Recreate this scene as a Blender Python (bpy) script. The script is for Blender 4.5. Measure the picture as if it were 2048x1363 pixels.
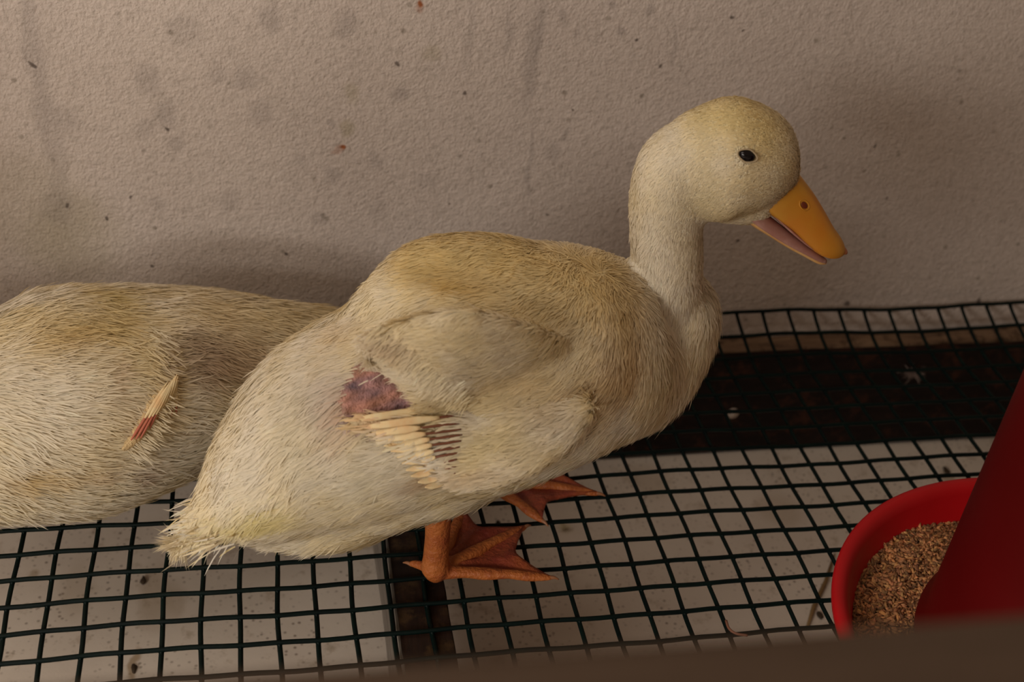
import bpy, bmesh, math, random
import numpy as np
from mathutils import Vector, Matrix
from mathutils.bvhtree import BVHTree

for o in list(bpy.data.objects):
    bpy.data.objects.remove(o)
SC = bpy.context.scene
COL = SC.collection
random.seed(4)
RNG = np.random.default_rng(4)

# ------------------------------------------------------------------ camera
F_PX = 2598.79
CAM = np.array([0.153733, -0.561243, 0.479925])
RM = np.array([[0.98282242, -0.17117866, 0.06897793],
               [-0.03578788, -0.54343326, -0.83868916],
               [0.1810506, 0.82181394, -0.54022452]])   # rows: image right, image down, forward
cd = bpy.data.cameras.new('camera')
cam = bpy.data.objects.new('camera', cd)
COL.objects.link(cam)
cam.matrix_world = Matrix(((RM[0][0], -RM[1][0], -RM[2][0], CAM[0]),
                           (RM[0][1], -RM[1][1], -RM[2][1], CAM[1]),
                           (RM[0][2], -RM[1][2], -RM[2][2], CAM[2]),
                           (0, 0, 0, 1)))
cd.sensor_width = 36
cd.sensor_fit = 'HORIZONTAL'
cd.lens = 36 * F_PX / 2048
cd.clip_start = 0.01
cd.dof.use_dof = True
cd.dof.focus_distance = 0.66
cd.dof.aperture_fstop = 8.5
SC.camera = cam

# ------------------------------------------------------------------ world, lights, exposure
w = bpy.data.worlds.new('world')
SC.world = w
w.use_nodes = True
w.node_tree.nodes['Background'].inputs[0].default_value = (1.0, 0.70, 0.46, 1)
w.node_tree.nodes['Background'].inputs[1].default_value = 0.16


def area(name, loc, target, size, power, color, sy=None):
    l = bpy.data.lights.new(name, 'AREA')
    l.size = size
    if sy:
        l.shape = 'RECTANGLE'
        l.size_y = sy
    l.energy = power
    l.color = color
    o = bpy.data.objects.new(name, l)
    COL.objects.link(o)
    o.location = loc
    o.rotation_euler = (Vector(target) - Vector(loc)).to_track_quat('-Z', 'Y').to_euler()
    return o


area('window_light', (-0.60, -0.93, 0.50), (0.05, 0.15, 0.05), 0.55, 7.9, (1.0, 0.92, 0.84), 0.28)
area('room_light', (-0.55, -0.30, 1.15), (0.1, 0.0, 0.0), 0.7, 3.3, (1.0, 0.87, 0.76))
SC.view_settings.view_transform = 'Standard'
SC.view_settings.look = 'None'
SC.view_settings.gamma = 1
SC.view_settings.use_curve_mapping = False
SC.view_settings.exposure = 0.35


# ------------------------------------------------------------------ helpers
def V(*a):
    return np.array(a, float)


def ray(u, v):
    d = V((u - 1024) / F_PX, (v - 681.5) / F_PX, 1.0) @ RM
    return d / np.linalg.norm(d)


def at(u, v, y):
    """point of the sight line (u,v) in the upright plane y"""
    d = ray(u, v)
    return CAM + d * (y - CAM[1]) / d[1]


def atz(u, v, z):
    d = ray(u, v)
    return CAM + d * (z - CAM[2]) / d[2]


def pxm(p):
    return F_PX / (RM[2] @ (np.asarray(p) - CAM))


def nrm(a):
    a = np.asarray(a, float)
    return a / (np.linalg.norm(a, axis=-1, keepdims=True) + 1e-12)


def link(name, me, mat=None, parent=None):
    me.name = name
    o = bpy.data.objects.new(name, me)
    COL.objects.link(o)
    if mat is not None and not me.materials:
        me.materials.append(mat)
    if parent is not None:
        o.parent = parent
        o.matrix_parent_inverse = parent.matrix_world.inverted()
    return o


def mesh_np(name, verts, faces, smooth=True):
    me = bpy.data.meshes.new(name)
    me.from_pydata([tuple(map(float, v)) for v in verts], [], [tuple(map(int, f)) for f in faces])
    if smooth:
        me.polygons.foreach_set('use_smooth', [True] * len(me.polygons))
    me.update()
    return me


def empty(name, loc, label, cat, group=None):
    o = bpy.data.objects.new(name, None)
    COL.objects.link(o)
    o.location = loc
    o.matrix_world = Matrix.Translation(Vector(loc))
    o.empty_display_size = 0.02
    o['label'] = label
    o['category'] = cat
    if group:
        o['group'] = group
    return o


def tag(o, label, cat, group=None):
    o['label'] = label
    o['category'] = cat
    if group:
        o['group'] = group
    return o


def cr(P, n):
    """Catmull-Rom through rows of P, n samples per span"""
    P = np.asarray(P, float)
    Q = np.vstack([2 * P[0] - P[1], P, 2 * P[-1] - P[-2]])
    out = []
    for i in range(1, len(Q) - 2):
        for t in np.linspace(0, 1, n, endpoint=False):
            a, b, c, d = Q[i - 1], Q[i], Q[i + 1], Q[i + 2]
            out.append(.5 * ((2 * b) + (c - a) * t + (2 * a - 5 * b + 4 * c - d) * t * t + (3 * b - a - 3 * c + d) * t ** 3))
    out.append(Q[-2])
    return np.array(out)


def loft(st, lat=(0, -1, 0), n=24, per=6, sup=2.0, flat=0.0):
    """st rows: x,y,z,half height,half width[,lat x,y,z]; closed tapered solid along the rows. sup: superellipse power"""
    st = [list(s) + (list(lat) if len(s) == 5 else []) for s in st]
    S = cr(st, per)
    S[:, 3:5] = np.maximum(S[:, 3:5], 1e-4)
    C = S[:, :3]
    T = nrm(np.gradient(C, axis=0))
    L = S[:, 5:8]
    L = nrm(L - (L * T).sum(1)[:, None] * T)
    U = np.cross(T, L)
    U *= np.sign(U[:, 2:3] + 1e-9) if flat else 1
    a = np.linspace(0, 2 * np.pi, n, endpoint=False)
    ca, sa = np.cos(a), np.sin(a)
    ex = 2.0 / sup
    ca = np.sign(ca) * np.abs(ca) ** ex
    sa = np.sign(sa) * np.abs(sa) ** ex
    if flat:
        sa = np.where(sa < 0, sa * (1 - flat), sa)
    V_ = C[:, None] + U[:, None] * (S[:, 3][:, None] * sa)[:, :, None] + L[:, None] * (S[:, 4][:, None] * ca)[:, :, None]
    m = len(C)
    verts = list(V_.reshape(-1, 3)) + [C[0] - T[0] * S[0, 3] * .3, C[-1] + T[-1] * S[-1, 3] * .3]
    faces = []
    for i in range(m - 1):
        for j in range(n):
            k = (j + 1) % n
            faces.append((i * n + j, i * n + k, (i + 1) * n + k, (i + 1) * n + j))
    for j in range(n):
        k = (j + 1) % n
        faces.append((m * n, k, j))
        faces.append((m * n + 1, (m - 1) * n + j, (m - 1) * n + k))
    return verts, faces


def fuse(name, solids, voxel, smooth_it, fac=0.6):
    """overlapping closed solids -> one continuous skin"""
    vs, fs = [], []
    for v, f in solids:
        o = len(vs)
        vs += list(v)
        fs += [tuple(i + o for i in q) for q in f]
    me = mesh_np('tmp', vs, fs)
    bm = bmesh.new()
    bm.from_mesh(me)
    bmesh.ops.recalc_face_normals(bm, faces=bm.faces)
    bm.to_mesh(me)
    bm.free()
    o = bpy.data.objects.new('tmp', me)
    COL.objects.link(o)
    r = o.modifiers.new('r', 'REMESH')
    r.mode = 'VOXEL'
    r.voxel_size = voxel
    s = o.modifiers.new('s', 'SMOOTH')
    s.iterations = smooth_it
    s.factor = fac
    dg = bpy.context.evaluated_depsgraph_get()
    out = bpy.data.meshes.new_from_object(o.evaluated_get(dg))
    bpy.data.objects.remove(o)
    bpy.data.meshes.remove(me)
    out.polygons.foreach_set('use_smooth', [True] * len(out.polygons))
    out.name = name
    return out


def bvh_of(me):
    return BVHTree.FromPolygons([v.co.copy() for v in me.vertices], [list(p.vertices) for p in me.polygons])


def tube(path, rad, n=8):
    """tube mesh data along points with a radius per point, closed ends"""
    P = np.asarray(path, float)
    R = np.broadcast_to(np.asarray(rad, float), (len(P),))
    T = nrm(np.gradient(P, axis=0))
    ref = V(0, 0, 1) if abs(T[0][2]) < .9 else V(1, 0, 0)
    A = nrm(np.cross(T, ref))
    B = np.cross(T, A)
    a = np.linspace(0, 2 * np.pi, n, endpoint=False)
    W = P[:, None] + R[:, None, None] * (A[:, None] * np.cos(a)[:, None] + B[:, None] * np.sin(a)[:, None])
    vs = list(W.reshape(-1, 3)) + [P[0], P[-1]]
    fs = []
    m = len(P)
    for i in range(m - 1):
        for j in range(n):
            k = (j + 1) % n
            fs.append((i * n + j, (i + 1) * n + j, (i + 1) * n + k, i * n + k))
    for j in range(n):
        k = (j + 1) % n
        fs.append((m * n, j, k))
        fs.append((m * n + 1, (m - 1) * n + k, (m - 1) * n + j))
    return vs, fs


def box_mesh(name, lo, hi, bev=.001, cuts=0, jit=0):
    bm = bmesh.new()
    bmesh.ops.create_cube(bm, size=1)
    for v in bm.verts:
        v.co = Vector([lo[i] + (v.co[i] + .5) * (hi[i] - lo[i]) for i in range(3)])
    if cuts:
        ax = int(np.argmax(np.array(hi) - np.array(lo)))
        es = [e for e in bm.edges if abs((e.verts[0].co - e.verts[1].co)[ax]) > 1e-6]
        bmesh.ops.subdivide_edges(bm, edges=es, cuts=cuts, use_grid_fill=True)
    if jit:
        for v in bm.verts:
            v.co += Vector(RNG.normal(0, jit, 3))
    bmesh.ops.bevel(bm, geom=[e for e in bm.edges if len(e.link_faces) == 2 and e.calc_face_angle(0) > .6],
                    offset=bev, segments=3, affect='EDGES', profile=.6)
    me = bpy.data.meshes.new(name)
    bm.to_mesh(me)
    bm.free()
    me.polygons.foreach_set('use_smooth', [True] * len(me.polygons))
    return me


# ------------------------------------------------------------------ materials
def newmat(name):
    m = bpy.data.materials.new(name)
    m.use_nodes = True
    nt = m.node_tree
    return m, nt, nt.nodes['Principled BSDF']


def N(nt, t, **k):
    n = nt.nodes.new(t)
    for a, b in k.items():
        setattr(n, a, b)
    return n


def noise(nt, vec, scale, detail=4, rough=.55, dist=0):
    n = N(nt, 'ShaderNodeTexNoise')
    n.inputs['Scale'].default_value = scale
    n.inputs['Detail'].default_value = detail
    n.inputs['Roughness'].default_value = rough
    n.inputs['Distortion'].default_value = dist
    if vec is not None:
        nt.links.new(vec, n.inputs['Vector'])
    return n.outputs[0]


def ramp(nt, fac, stops):
    r = N(nt, 'ShaderNodeValToRGB')
    cr_ = r.color_ramp
    while len(cr_.elements) < len(stops):
        cr_.elements.new(.5)
    for e, (p, c) in zip(cr_.elements, stops):
        e.position = p
        e.color = (*c, 1) if len(c) == 3 else c
    nt.links.new(fac, r.inputs[0])
    return r.outputs[0]


def mix(nt, fac, a, b, mode='MIX'):
    m = N(nt, 'ShaderNodeMix', data_type='RGBA', blend_type=mode)
    for i, x in ((0, fac), (6, a), (7, b)):
        if isinstance(x, (int, float)):
            m.inputs[i].default_value = x
        elif isinstance(x, tuple):
            m.inputs[i].default_value = (*x, 1)
        else:
            nt.links.new(x, m.inputs[i])
    return m.outputs[2]


def math_(nt, op, a, b=None, c=None):
    m = N(nt, 'ShaderNodeMath', operation=op)
    for i, x in enumerate((a, b, c)):
        if x is None:
            continue
        if isinstance(x, (int, float)):
            m.inputs[i].default_value = x
        else:
            nt.links.new(x, m.inputs[i])
    return m.outputs[0]


def bump(nt, h, strength, dist, bs, prev=None):
    b = N(nt, 'ShaderNodeBump')
    b.inputs['Strength'].default_value = strength
    b.inputs['Distance'].default_value = dist
    nt.links.new(h, b.inputs['Height'])
    if prev:
        nt.links.new(prev, b.inputs['Normal'])
    nt.links.new(b.outputs[0], bs.inputs['Normal'])
    return b.outputs[0]


def coords(nt, scale=(1, 1, 1)):
    g = N(nt, 'ShaderNodeTexCoord')
    if scale == (1, 1, 1):
        return g.outputs['Object']
    mp = N(nt, 'ShaderNodeMapping')
    mp.inputs['Scale'].default_value = scale
    nt.links.new(g.outputs['Object'], mp.inputs[0])
    return mp.outputs[0]


def spots(nt, pos, col, lst, color_of, soft=1.0, warp=.01):
    """paint round stains with ragged edges; lst rows: centre, radii, strength"""
    wn = N(nt, 'ShaderNodeTexNoise')
    wn.inputs['Scale'].default_value = 60
    wn.inputs['Detail'].default_value = 3
    nt.links.new(pos, wn.inputs['Vector'])
    sb = N(nt, 'ShaderNodeVectorMath', operation='SUBTRACT')
    nt.links.new(wn.outputs['Color'], sb.inputs[0])
    sb.inputs[1].default_value = (.5, .5, .5)
    for (c, r, s, kind) in lst:
        sc = N(nt, 'ShaderNodeVectorMath', operation='SCALE')
        nt.links.new(sb.outputs[0], sc.inputs[0])
        sc.inputs['Scale'].default_value = min(max(r), .012) * 1.1
        ad = N(nt, 'ShaderNodeVectorMath', operation='ADD')
        nt.links.new(pos, ad.inputs[0])
        nt.links.new(sc.outputs[0], ad.inputs[1])
        mp = N(nt, 'ShaderNodeMapping', vector_type='POINT')
        mp.inputs['Location'].default_value = tuple(-c[i] / r[i] for i in range(3))
        mp.inputs['Scale'].default_value = tuple(1 / r[i] for i in range(3))
        nt.links.new(ad.outputs[0], mp.inputs[0])
        ln = N(nt, 'ShaderNodeVectorMath', operation='LENGTH')
        nt.links.new(mp.outputs[0], ln.inputs[0])
        mr = N(nt, 'ShaderNodeMapRange', interpolation_type='SMOOTHSTEP')
        mr.inputs['From Min'].default_value = 1.0
        mr.inputs['From Max'].default_value = .35
        mr.inputs['To Min'].default_value = 0
        mr.inputs['To Max'].default_value = s
        nt.links.new(ln.outputs['Value'], mr.inputs['Value'])
        col = mix(nt, mr.outputs[0], col, color_of[kind])
    return col


# wall: rough painted render with mould spots and rust specks
YW = 0.178
wall_m, nt, bs = newmat('painted_render')
pos = coords(nt)
base = ramp(nt, noise(nt, pos, 7, 4, .6), [(.3, (.51, .435, .385)), (.7, (.61, .53, .47))])
fine = ramp(nt, noise(nt, pos, 340, 2, .5), [(.28, (.86, .86, .85)), (.5, (1, 1, 1)), (.8, (1.04, 1.04, 1.04))])
base = mix(nt, 1.0, base, fine, 'MULTIPLY')
vor = N(nt, 'ShaderNodeTexVoronoi')
vor.inputs['Scale'].default_value = 95
nt.links.new(pos, vor.inputs['Vector'])
gate = ramp(nt, noise(nt, pos, 40, 2), [(.52, (0, 0, 0)), (.62, (1, 1, 1))])
sp = ramp(nt, vor.outputs['Distance'], [(.10, (1, 1, 1)), (.2, (0, 0, 0))])
base = mix(nt, math_(nt, 'MULTIPLY', math_(nt, 'MULTIPLY', sp, gate), .55), base, (.16, .13, .09))
ST = []
for (u, v, rx, s, k) in [(540, 38, 36, .35, 'g'), (690, 48, 34, .35, 'g'), (700, 185, 26, .3, 'o'), (692, 257, 24, .4, 'o'), (658, 250, 12, .35, 'g'),
                         (667, 352, 24, .35, 'g'), (330, 226, 36, .35, 'g'), (352, 286, 26, .3, 'g'), (295, 165, 40, .3, 'g'), (290, 255, 30, .25, 'g'),
                         (430, 145, 30, .25, 'g'), (490, 155, 34, .3, 'g'), (520, 228, 38, .28, 'g'), (370, 60, 46, .25, 'g'), (800, 192, 24, .4, 'g'),
                         (860, 110, 22, .25, 'o'), (635, 438, 22, .3, 'g'), (755, 322, 26, .25, 'g'), (600, 320, 22, .22, 'g'), (310, 410, 22, .25, 'g'),
                         (1125, 30, 16, .4, 'g'), (1150, 62, 14, .3, 'g'), (1245, 62, 16, .4, 'g'), (1300, 25, 16, .4, 'g'), (1220, 12, 14, .4, 'g'),
                         (1130, 270, 14, .4, 'g'), (1110, 305, 26, .3, 'g'), (60, 420, 160, .22, 'o'), (150, 480, 130, .30, 'o'), (120, 420, 50, .25, 'g'),
                         (850, 360, 30, .2, 'g'), (760, 420, 30, .22, 'g'), (460, 400, 30, .22, 'g'), (130, 240, 40, .2, 'g')]:
    p = at(u, v, YW)
    r = rx / pxm(p)
    ST.append((p, (r, .05, r / .9), s, k))
for (u, v, rx, rz, s) in [(1062, 120, 26, 150, .35), (1080, 60, 14, 90, .25), (1062, 330, 8, 120, .35), (1015, 75, 10, 70, .3), (70, 120, 26, 260, .3), (110, 300, 30, 200, .2), (935, 60, 16, 110, .2), (1345, 90, 8, 70, .25)]:
    p = at(u, v, YW)
    ST.append((p, (rx / pxm(p), .05, rz / pxm(p)), s, 'g'))
for (u, v, rx, s) in [(681, 295, 9, .95), (675, 297, 13, .35), (843, 6, 9, .95), (840, 14, 14, .4)]:
    p = at(u, v, YW)
    ST.append((p, (rx / pxm(p), .05, rx / pxm(p)), s, 'r'))
for (u, v, rx) in [(64, 131, 7), (267, 395, 5), (1464, 32, 6), (1273, 80, 6), (1318, 135, 5), (798, 135, 5), (934, 187, 5), (1486, 63, 5), (214, 436, 5), (1095, 428, 5),
                   (1472, 480, 6), (1695, 606, 8), (1130, 605, 8), (138, 412, 7), (1772, 395, 4), (1752, 292, 4), (900, 412, 5), (573, 501, 6), (307, 535, 6), (1960, 603, 7), (1140, 221, 5), (332, 254, 5)]:
    p = at(u, v, YW)
    ST.append((p, (rx / pxm(p), .05, rx / pxm(p)), .8, 'd'))
base = spots(nt, pos, base, ST, {'g': (.26, .22, .20), 'o': (.30, .25, .13), 'r': (.28, .075, .01), 'd': (.06, .04, .03)})
nt.links.new(base, bs.inputs['Base Color'])
bs.inputs['Roughness'].default_value = .75
b1 = bump(nt, noise(nt, pos, 620, 2, .5), .8, .0010, bs)
bump(nt, noise(nt, pos, 260, 2, .5), .5, .0013, bs, b1)

# tray floor under the wire
floor_m, nt, bs = newmat('stained_tray')
pos = coords(nt)
base = ramp(nt, noise(nt, pos, 9, 4, .6), [(.3, (.68, .59, .50)), (.7, (.80, .71, .61))])
vor = N(nt, 'ShaderNodeTexVoronoi')
vor.inputs['Scale'].default_value = 230
nt.links.new(pos, vor.inputs['Vector'])
sp = ramp(nt, vor.outputs['Distance'], [(.12, (1, 1, 1)), (.3, (0, 0, 0))])
gate = ramp(nt, noise(nt, pos, 22, 3), [(.42, (0, 0, 0)), (.62, (1, 1, 1))])
base = mix(nt, math_(nt, 'MULTIPLY', math_(nt, 'MULTIPLY', sp, gate), .75), base, (.14, .08, .05))
blot = ramp(nt, noise(nt, pos, 60, 4, .7), [(.58, (0, 0, 0)), (.75, (1, 1, 1))])
base = mix(nt, math_(nt, 'MULTIPLY', blot, .6), base, (.34, .24, .14))
FS = []
ZF = -.094
for (u, v, rx, rv, s) in [(310, 1190, 40, 70, .35), (150, 1180, 50, 60, .25), (268, 1330, 12, 40, .7), (65, 1145, 14, 14, .5), (420, 1120, 30, 30, .2),
                          (1300, 960, 60, 40, .3), (1900, 960, 20, 30, .5), (1560, 1020, 60, 40, .25), (1000, 1330, 30, 20, .3), (350, 1200, 30, 40, .3)]:
    p = atz(u, v, ZF)
    k = pxm(p)
    FS.append((p, (rx / k, rv / k / .55, .05), s, 'y'))
base = spots(nt, pos, base, FS, {'y': (.33, .21, .09)})
nt.links.new(base, bs.inputs['Base Color'])
bs.inputs['Roughness'].default_value = .6
bump(nt, noise(nt, pos, 200, 3, .6), .25, .0006, bs)


def wood(name, cols, rough=.6, stretch=(1, 14, 14), spec=.4, patch=None):
    m, nt, bs = newmat(name)
    pos = coords(nt, stretch)
    c = ramp(nt, noise(nt, pos, 9, 6, .65, .6), [(.25, cols[0]), (.5, cols[1]), (.78, cols[2])])
    if patch:
        g = ramp(nt, noise(nt, coords(nt), 55, 4, .7), [(.53, (0, 0, 0)), (.66, (1, 1, 1))])
        c = mix(nt, math_(nt, 'MULTIPLY', g, .8), c, patch)
    nt.links.new(c, bs.inputs['Base Color'])
    bs.inputs['Roughness'].default_value = rough
    bs.inputs['Specular IOR Level'].default_value = spec
    bump(nt, noise(nt, pos, 20, 6, .7), .5, .0008, bs)
    return m


dark_wood = wood('wet_dark_wood', ((.006, .004, .003), (.010, .006, .005), (.022, .011, .008)), .7, (3, 14, 14), .15, (.05, .018, .010))
tan_wood = wood('worn_tan_wood', ((.08, .045, .028), (.18, .11, .065), (.27, .18, .11)), .7, (2, 14, 14), .2, (.035, .018, .01))
grey_wood = wood('weathered_grey_wood', ((.10, .085, .07), (.19, .165, .14), (.27, .24, .21)), .8, (14, 1.5, 14), .2)
beam_wood = wood('wet_beam_wood', ((.008, .005, .004), (.018, .009, .006), (.035, .016, .009)), .6, (14, 2, 14), .2, (.055, .030, .012))
rail_wood = wood('brown_rail_wood', ((.060, .040, .026), (.082, .054, .036), (.10, .068, .046)), .8, (1, 8, 8), .15)


def plain(name, col, rough, spec=.5, sub=0, bumps=None, var=None, coat=0):
    m, nt, bs = newmat(name)
    bs.inputs['Base Color'].default_value = (*col, 1)
    bs.inputs['Roughness'].default_value = rough
    bs.inputs['Specular IOR Level'].default_value = spec
    if coat:
        bs.inputs['Coat Weight'].default_value = coat
        bs.inputs['Coat Roughness'].default_value = .25
    if sub:
        bs.inputs['Subsurface Weight'].default_value = sub
        bs.inputs['Subsurface Radius'].default_value = (1, .45, .2)
        bs.inputs['Subsurface Scale'].default_value = .004
    if var:
        p_ = coords(nt)
        c = ramp(nt, noise(nt, p_, var[0], 4, .6), [(.3, var[1]), (.55, col), (.78, var[2])])
        nt.links.new(c, bs.inputs['Base Color'])
    if bumps:
        bump(nt, noise(nt, coords(nt), bumps[0], 3, .55), bumps[1], bumps[2], bs)
    return m


wire_m = plain('green_plastic_coated_wire', (.0012, .0060, .0050), .5, .12, bumps=(300, .3, .0003), var=(60, (.001, .004, .004), (.002, .010, .008)))
red_m = plain('red_plastic', (.42, .003, .006), .45, .3, sub=.1, var=(14, (.36, .002, .004), (.46, .005, .008)))
red_dark_m = plain('deep_red_plastic', (.085, .0008, .001), .55, .15, var=(10, (.075, .0005, .0008), (.095, .001, .0015)))
crumb_m, nt, bs = newmat('feed_crumbs')
oi = N(nt, 'ShaderNodeAttribute', attribute_name='Col')
nt.links.new(oi.outputs['Color'], bs.inputs['Base Color'])
bs.inputs['Roughness'].default_value = .85
feedbed_m = plain('feed_bed', (.10, .055, .03), .9, .2, bumps=(400, .8, .001), var=(300, (.05, .03, .015), (.20, .12, .07)))
bill_m = plain('orange_yellow_bill', (.60, .28, .032), .42, .4, sub=.15, bumps=(250, .12, .0004), var=(34, (.60, .22, .022), (.60, .33, .05)))
mouth_m = plain('pink_mouth', (.42, .22, .18), .4, .5, sub=.2, bumps=(300, .3, .0004), var=(90, (.38, .17, .13), (.60, .36, .30)))
lowbill_m = plain('pale_lower_bill', (.72, .42, .16), .4, .5, sub=.2, bumps=(250, .15, .0004), var=(50, (.66, .34, .12), (.76, .50, .24)))
nail_m = plain('brown_bill_nail', (.45, .16, .06), .35, .5)
nostril_m = plain('dark_nostril', (.16, .030, .012), .5, .3)
leg_m = plain('orange_leg_skin', (.42, .125, .028), .5, .35, sub=.1, bumps=(420, .9, .0014), var=(90, (.30, .07, .02), (.50, .17, .05)))
web_m = plain('red_orange_web_skin', (.27, .055, .022), .5, .35, sub=.1, bumps=(260, .9, .0018), var=(70, (.20, .030, .018), (.36, .10, .025)))
eye_m = plain('black_eye', (.004, .003, .004), .15, .35)
lid_m = plain('eyelid_skin', (.40, .31, .19), .6, .3)
claw_m = plain('brown_claw', (.30, .13, .06), .4, .4)
quill_m = plain('brown_quill_sheath', (.20, .075, .04), .5, .4)
redquill_m = plain('red_quill_sheath', (.50, .15, .09), .5, .4)
tuft_m = plain('yellow_feather_tip', (.82, .66, .38), .85, .1, var=(160, (.80, .54, .28), (.84, .72, .48)))
drop_m = plain('dark_dropping', (.05, .032, .018), .7, .3, bumps=(300, .6, .001))
straw_m = plain('brown_straw', (.22, .13, .05), .7, .3)
pale_m = plain('pale_washer', (.42, .34, .28), .6, .3, bumps=(300, .5, .0006), var=(200, (.25, .19, .15), (.55, .46, .38)))
fluff_m = plain('pale_down', (.75, .66, .42), .9, .1)

# feather + skin: colour comes from a per-vertex attribute
down_m, nt, bs = newmat('down_feathers')
oi = N(nt, 'ShaderNodeAttribute', attribute_name='Col')
nt.links.new(oi.outputs['Color'], bs.inputs['Base Color'])
bs.inputs['Roughness'].default_value = .9
bs.inputs['Specular IOR Level'].default_value = .15
tr = N(nt, 'ShaderNodeBsdfTranslucent')
nt.links.new(oi.outputs['Color'], tr.inputs['Color'])
ms = N(nt, 'ShaderNodeMixShader')
ms.inputs[0].default_value = .30
out = nt.nodes['Material Output']
nt.links.new(bs.outputs[0], ms.inputs[1])
nt.links.new(tr.outputs[0], ms.inputs[2])
nt.links.new(ms.outputs[0], out.inputs[0])
skin_m, nt, bs = newmat('duck_skin')
oi = N(nt, 'ShaderNodeAttribute', attribute_name='Col')
nt.links.new(oi.outputs['Color'], bs.inputs['Base Color'])
bs.inputs['Roughness'].default_value = .7
bump(nt, noise(nt, coords(nt), 520, 3, .6), .9, .003, bs)


# ------------------------------------------------------------------ setting
def struct(name, me, m):
    o = link(name, me, m)
    o['kind'] = 'structure'
    return o


struct('wall_back', box_mesh('wall_back', (-1.2, YW, ZF - .02), (1.9, YW + .06, 1.3), .001), wall_m)
struct('floor', box_mesh('floor', (-1.2, -1.4, ZF - .02), (1.9, YW - .0002, ZF), .001), floor_m)

# board screwed along the wall, under the wire
bd = empty('wall_board', (.5, .165, ZF), 'long dark wet wooden board along the foot of the wall, under the green wire mesh', 'board')
me = box_mesh('plank', (-.5, .1512, ZF + .001), (1.3, YW - .001, -.0110), .002, 40, .0004)
link('plank', me, dark_wood, bd)
v_, f_ = loft([(-.5 + i * .1, .1690, -.0112 + .0008 * math.sin(i * 1.7), .0040, .0085) for i in range(19)], per=3, n=12, sup=3)
o = link('worn_top_edge', mesh_np('e', v_, f_), tan_wood, bd)
o['label'] = 'worn tan upper edge of the board'
# washer on the board
q = at(1466, 826, .1508)


def lathe(prof, c, n=64, zscale=1):
    vs, fs = [], []
    for (r, z) in prof:
        for j in range(n):
            a = 2 * math.pi * j / n
            vs.append((c[0] + r * math.cos(a), c[1] + r * math.sin(a), c[2] + z))
    m = len(prof)
    for i in range(m - 1):
        for j in range(n):
            k = (j + 1) % n
            fs.append((i * n + j, i * n + k, (i + 1) * n + k, (i + 1) * n + j))
    return vs, fs


v_, f_ = lathe([(.0001, .0018), (.0020, .0018), (.0023, .0010), (.0040, .0009), (.0044, .0004), (.0044, -.0006), (.0001, -.0006)], (0, 0, 0), 20)
o = link('screw_washer', mesh_np('w', [(x, -z, y) for x, y, z in v_], [f[::-1] for f in f_]), pale_m, bd)
o.location = Vector(q) - Vector(bd.location)
o.matrix_parent_inverse = Matrix()
o['label'] = 'pale screw and washer on the dark board'

# cross beam
bm_ = empty('cross_beam', (.225, -.1, ZF), 'dark wet wooden beam running under the wire mesh towards the wall, beneath the standing duck', 'beam')
me = box_mesh('plank', (.2122, -.45, -.066), (.2385, .1495, -.0030), .0012, 30, .0003)
link('plank', me, beam_wood, bm_)
me = box_mesh('s', (.2103, -.45, -.066), (.2125, .1495, -.0045), .0006, 30, .0002)
o = link('weathered_side', me, grey_wood, bm_)
o['label'] = 'pale grey weathered side of the beam'

# ------------------------------------------------------------------ wire mesh
S = .019


def mesh_z(x, y):
    r = -y / S
    t = np.clip((-r + 0) - 6.2, 0, None)      # lifts where it meets the wall
    return .0042 * t * (t * .25 + .35) * np.clip((x - .1) / .3, .2, 1.15) + .0007 * np.sin(x * 31 + 1.3) * np.sin(y * 27 + .4)


def mesh_xy(x, y):
    return x + .0006 * np.sin(y * 43 + x * 9) + .0003 * np.sin(x * 160 + y * 90), y + .0007 * np.sin(x * 37 + y * 11) + .0003 * np.sin(x * 140 - y * 120)


WM = empty('wire_mesh', (.3, -.1, 0), 'dark green plastic-coated square wire mesh the ducks stand on', 'wire mesh')
C0, C1, R0_, R1_ = -9, 47, -9, 21
RW = .0013
ends_x = (C0 * S, C1 * S)
ends_y = (-R1_ * S, -R0_ * S)
for k in range(C0, C1 + 1):
    y = np.linspace(ends_y[0] - .001, ends_y[1] + .001, 70)
    x, y = mesh_xy(np.full_like(y, k * S), y)
    v_, f_ = tube(np.c_[x, y, mesh_z(x, y) - RW * .6], RW, 6)
    link('wire', mesh_np('wire', v_, f_), wire_m, WM)
for r in range(R0_, R1_ + 1):
    x = np.linspace(ends_x[0] - .001, ends_x[1] + .001, 130)
    x, y = mesh_xy(x, np.full_like(x, -r * S))
    v_, f_ = tube(np.c_[x, y, mesh_z(x, y) + RW * .6], RW, 6)
    link('wire', mesh_np('wire', v_, f_), wire_m, WM)
# plastic fillets at the welds
vs, fs = [], []
for k in range(C0, C1 + 1):
    for r in range(R0_, R1_ + 1):
        x, y = mesh_xy(np.array(k * S), np.array(-r * S))
        z = float(mesh_z(x, y))
        o_ = len(vs)
        R1, R2 = .0042 * random.uniform(.85, 1.1), .0016
        ring = []
        for j in range(8):
            a = j * math.pi / 4
            R = R1 if j % 2 == 0 else R2
            vs.append((x + R * math.cos(a), y + R * math.sin(a), z + .0006 * (1 if j % 4 == 0 else -.2)))
        vs.append((x, y, z + .0013))
        vs.append((x, y, z - .0013))
        for j in range(8):
            kx = (j + 1) % 8
            fs.append((o_ + 8, o_ + j, o_ + kx))
            fs.append((o_ + 9, o_ + kx, o_ + j))
o = link('weld_joint', mesh_np('weld', vs, fs), wire_m, WM)
o['kind'] = 'stuff'

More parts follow.
